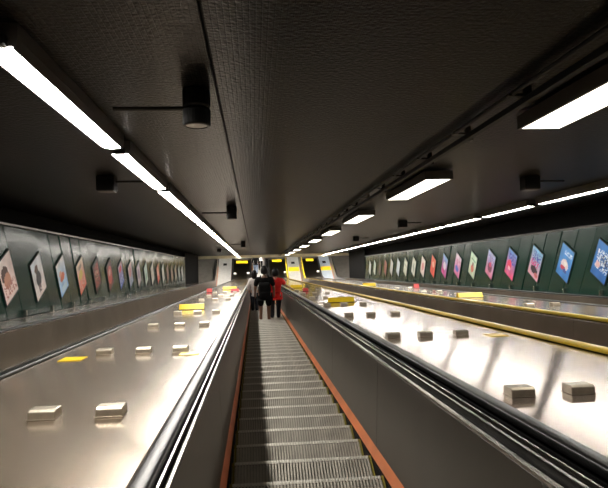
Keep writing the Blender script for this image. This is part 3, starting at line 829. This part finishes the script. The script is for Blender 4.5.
    for v in res['verts']:
        x, y, z = v.co
        low = -0.55 if not long_hair else -0.8
        if z < low or (y > 0.25 and z < 0.42+0.2*(y-0.25)) : rm.append(v)
        wv = 1+0.03*math.sin(9*x+5*z)*math.sin(8*y)
        v.co = Vector((x*0.084*wv, y*0.104*wv-0.003, z*0.128+0.002))
    bmesh.ops.delete(bm, geom=rm, context='VERTS')
    if long_hair:
        for v in bm.verts:
            if v.co.z < -0.02 and v.co.y < 0.02: v.co.z -= 0.06; v.co.y -= 0.01
    for v in bm.verts: v.co = hc+Rt @ (v.co*k)
    h = obj('hair', bm, hair, e, smooth=True)
    so = h.modifiers.new('thickness', 'SOLIDIFY'); so.thickness = 0.012; so.offset = 1
    # upper garment
    keys = ['pelvis', 'waist', 'chest', 'neck0', 'shL', 'shR']
    JJ = jj(keys, 0.020)
    bn = [('pelvis', 'waist'), ('waist', 'chest'), ('chest', 'neck0'), ('chest', 'shL'), ('chest', 'shR')]
    hp = J['pelvis']+V(0, 0, -0.02-shirt_drop); JJ['hem'] = (hp, .205*k*b**0.5, .19*k*b**0.5); bn.append(('pelvis', 'hem'))
    for s in 'LR':
        p = J['sh'+s].lerp(J['el'+s], min(sleeve, 1.0)); JJ['sl'+s] = (p, .064*k, .064*k); bn.append(('sh'+s, 'sl'+s))
        if sleeve > 1.0:
            p2 = J['el'+s].lerp(J['wr'+s], sleeve-1.0); JJ['cf'+s] = (p2, .046*k, .044*k); bn.append(('sl'+s, 'cf'+s))
    JJ['neck0'] = (J['neck0']+V(0, -0.005, -0.01), .090*k, .086*k); JJ['col'] = (J['neck0'].lerp(J['neck1'], 0.45), .064*k, .064*k); bn.append(('neck0', 'col'))
    me = skin_mesh('shirt', JJ, bn, 'pelvis'); link('shirt', me, shirt, e)
    # trousers or shorts
    JJ = jj(['pelvis', 'hipL', 'hipR'], 0.006); JJ['pelvis'] = (J['pelvis']+V(0, 0.01, 0.02), .085*k, .085*k); bn = [('pelvis', 'hipL'), ('pelvis', 'hipR')]
    for s in 'LR':
        if pants_to == 'knee':
            p = J['hip'+s].lerp(J['knee'+s], 0.95); JJ['kn'+s] = (p, .088*k, .09*k); bn.append(('hip'+s, 'kn'+s))
        else:
            JJ['kn'+s] = (J['knee'+s], .074*k, .076*k); bn.append(('hip'+s, 'kn'+s))
            JJ['an'+s] = (J['ankle'+s]+V(0, 0, 0.01), .056*k, .062*k); bn.append(('kn'+s, 'an'+s))
    me = skin_mesh('trousers', JJ, bn, 'pelvis'); link('shorts' if pants_to == 'knee' else 'trousers', me, pants, e)
    # shoes
    for s in 'LR':
        a = J['ankle'+s]
        JJ = {'a': (a+V(0, -0.02, -0.035), .044*k, .046*k), 'b': (J['ball'+s]+V(0, 0, 0.010), .050*k, .036*k), 'c': (J['toe'+s]+V(0, 0.01, 0.008), .040*k, .028*k), 'h': (a+V(0, -0.045, -0.042), .040*k, .040*k)}
        me = skin_mesh('shoe', JJ, [('h', 'a'), ('a', 'b'), ('b', 'c')], 'a', 2)
        for v in me.vertices: v.co.z = max(v.co.z, 0.002)
        link('shoe', me, shoe, e)
    if pack:
        c = J['chest']+V(0, -0.185, -0.10)
        bm = B(-0.15*k, 0.15*k, -0.085*k, 0.075*k, -0.23*k, 0.22*k, bev=0.05*k, seg=3)
        for v in bm.verts: v.co += c
        o = obj('backpack', bm, pack, e, smooth=True)
        bm = B(-0.11*k, 0.11*k, -0.125*k, -0.06*k, -0.19*k, 0.0, bev=0.025*k, seg=3)
        for v in bm.verts: v.co += c
        obj('pocket', bm, pack, o, smooth=True)
        for sx in (-1, 1):
            x = sx*0.10
            pts = [V(x, -0.12, 1.34), V(x, -0.06, 1.455), V(x, 0.03, 1.46), V(x*1.05, 0.135, 1.34), V(x*1.1, 0.15, 1.22), V(x*1.4, 0.06, 1.08), V(x*1.3, -0.11, 1.03)]
            obj('strap', tube(bmesh.new(), pts, 0.017*k, 6), pack, o, smooth=True)
    return e
eye_mat = plain('eye', (0.05, 0.04, 0.035), 0.2)
skin_tan = plain('skin', (0.42, 0.24, 0.16), 0.5, 0, noise=0.06)
skin_dark = plain('skin_dark', (0.20, 0.105, 0.065), 0.5, 0, noise=0.06)
hair_black = plain('black_hair', (0.008, 0.007, 0.007), 0.45, 0, noise=0.3, scale=60, stretch=(1, 1, 0.2), bump=0.4, spec=0.15)
cloth_black = plain('black_cloth', (0.004, 0.004, 0.004), 0.95, 0, noise=0.3, scale=30, bump=0.3, spec=0.15)
cloth_navy = plain('dark_blue_cloth', (0.012, 0.014, 0.024), 0.8, 0, noise=0.3, scale=30, bump=0.3)
cloth_red = plain('red_cloth', (0.80, 0.018, 0.014), 0.75, 0, noise=0.15, scale=20, bump=0.3)
cloth_grey = plain('pale_grey_cloth', (0.62, 0.57, 0.55), 0.8, 0, noise=0.2, scale=20, bump=0.3)
cloth_white = plain('white_cloth', (0.78, 0.76, 0.76), 0.8, 0, noise=0.1, scale=20, bump=0.2)
cloth_blue = plain('pale_blue_cloth', (0.30, 0.38, 0.52), 0.8, 0, noise=0.2, scale=20, bump=0.2)
shoe_dark = plain('dark_shoe', (0.02, 0.018, 0.016), 0.5)
shoe_pale = plain('pale_shoe', (0.45, 0.40, 0.34), 0.5)
def tread(j): return S0+PITCH*j
def stand(u, v):
    """a spot on the tread nearest to slope distance v"""
    j = round((v-S0)/PITCH); p = on_path(u, S0+PITCH*j, 0)[0]
    return Vector((p.x, p.y-RUN*0.55, p.z+0.001))
person(stand(0.235, 15.9), 1.66, 'person in black top and shorts, bare calves, black backpack, standing in the middle', skin_dark, cloth_black, cloth_black, hair_black, shoe_pale,
       {'nod': 0.3, 'legs': ((-0.11, 0.0), (0.11, 0.0))}, shirt_drop=0.08, pants_to='knee', sleeve=0.8, pack=cloth_black, build=1.12)
person(stand(0.53, 16.3), 1.58, 'person in red shirt and dark trousers with one hand towards the right handrail', skin_tan, cloth_red, cloth_navy, hair_black, shoe_dark,
       {'nod': 0.25, 'legs': ((-0.09, 0.0), (0.09, 0.01)), 'arms': {'R': ((0.30, 0.06, 1.17), (0.49, 0.17, 0.985)), 'L': ((-0.235, -0.03, 1.11), (-0.235, 0.06, 0.87))}}, shirt_drop=0.05, sleeve=0.75, turn=-0.1)
person(stand(-0.03, 19.5), 1.55, 'person in pale grey jacket and dark trousers ahead, at the left side', skin_tan, cloth_grey, cloth_navy, hair_black, shoe_dark,
       {'nod': 0.3, 'legs': ((-0.075, 0.0), (0.075, 0.0)), 'arms': {'L': ((-0.205, -0.02, 1.11), (-0.20, 0.07, 0.90)), 'R': ((0.205, -0.02, 1.11), (0.20, 0.07, 0.90))}}, shirt_drop=0.16, sleeve=1.8, long_hair=True, build=0.85)
def land(u, dy): return Vector((u, LAND_Y+dy, FLOOR_Z+0.007))
person(land(0.07, 0.9), 1.66, 'far person in dark clothes with pale blue trousers stepping off at the lower landing', skin_tan, cloth_black, cloth_blue, hair_black, shoe_dark,
       {'nod': 0.1, 'legs': ((-0.09, 0.16), (0.09, -0.14))}, shirt_drop=0.05, sleeve=1.85)
person(land(0.44, 1.5), 1.68, 'far person in white shirt and dark trousers on the lower landing', skin_tan, cloth_white, cloth_black, hair_black, shoe_dark,
       {'nod': 0.1, 'legs': ((-0.09, -0.12), (0.09, 0.15))}, shirt_drop=0.05, sleeve=0.7)


# ---------------------------------------------------------------- world, camera, view
w = bpy.data.worlds.new('World'); S_.world = w; w.use_nodes = True
w.node_tree.nodes['Background'].inputs[0].default_value = (0.006, 0.006, 0.006, 1)
w.node_tree.nodes['Background'].inputs[1].default_value = 1.0
f = 590.0
vc = Vector(((255-304)/f, -(271-244)/f, -1)).normalized()
d = Vector((1, 0.027, 0)); uc = (d-vc*d.dot(vc)).normalized(); nc = uc.cross(vc)
A_ = Matrix(((1, 0, 0), (0, CS, SN), (0, -SN, CS)))
R_ = A_ @ Matrix((uc, vc, nc))
cam = bpy.data.cameras.new('Camera'); co = bpy.data.objects.new('Camera', cam); COL.objects.link(co)
co.matrix_world = R_.to_4x4()
cam.sensor_fit = 'HORIZONTAL'; cam.sensor_width = 36; cam.lens = f/608*36; cam.clip_start = 0.05; cam.clip_end = 200
S_.camera = co
vs_ = S_.view_settings
vs_.view_transform = 'Standard'; vs_.look = 'None'; vs_.gamma = 1; vs_.use_curve_mapping = False; vs_.exposure = 0.35
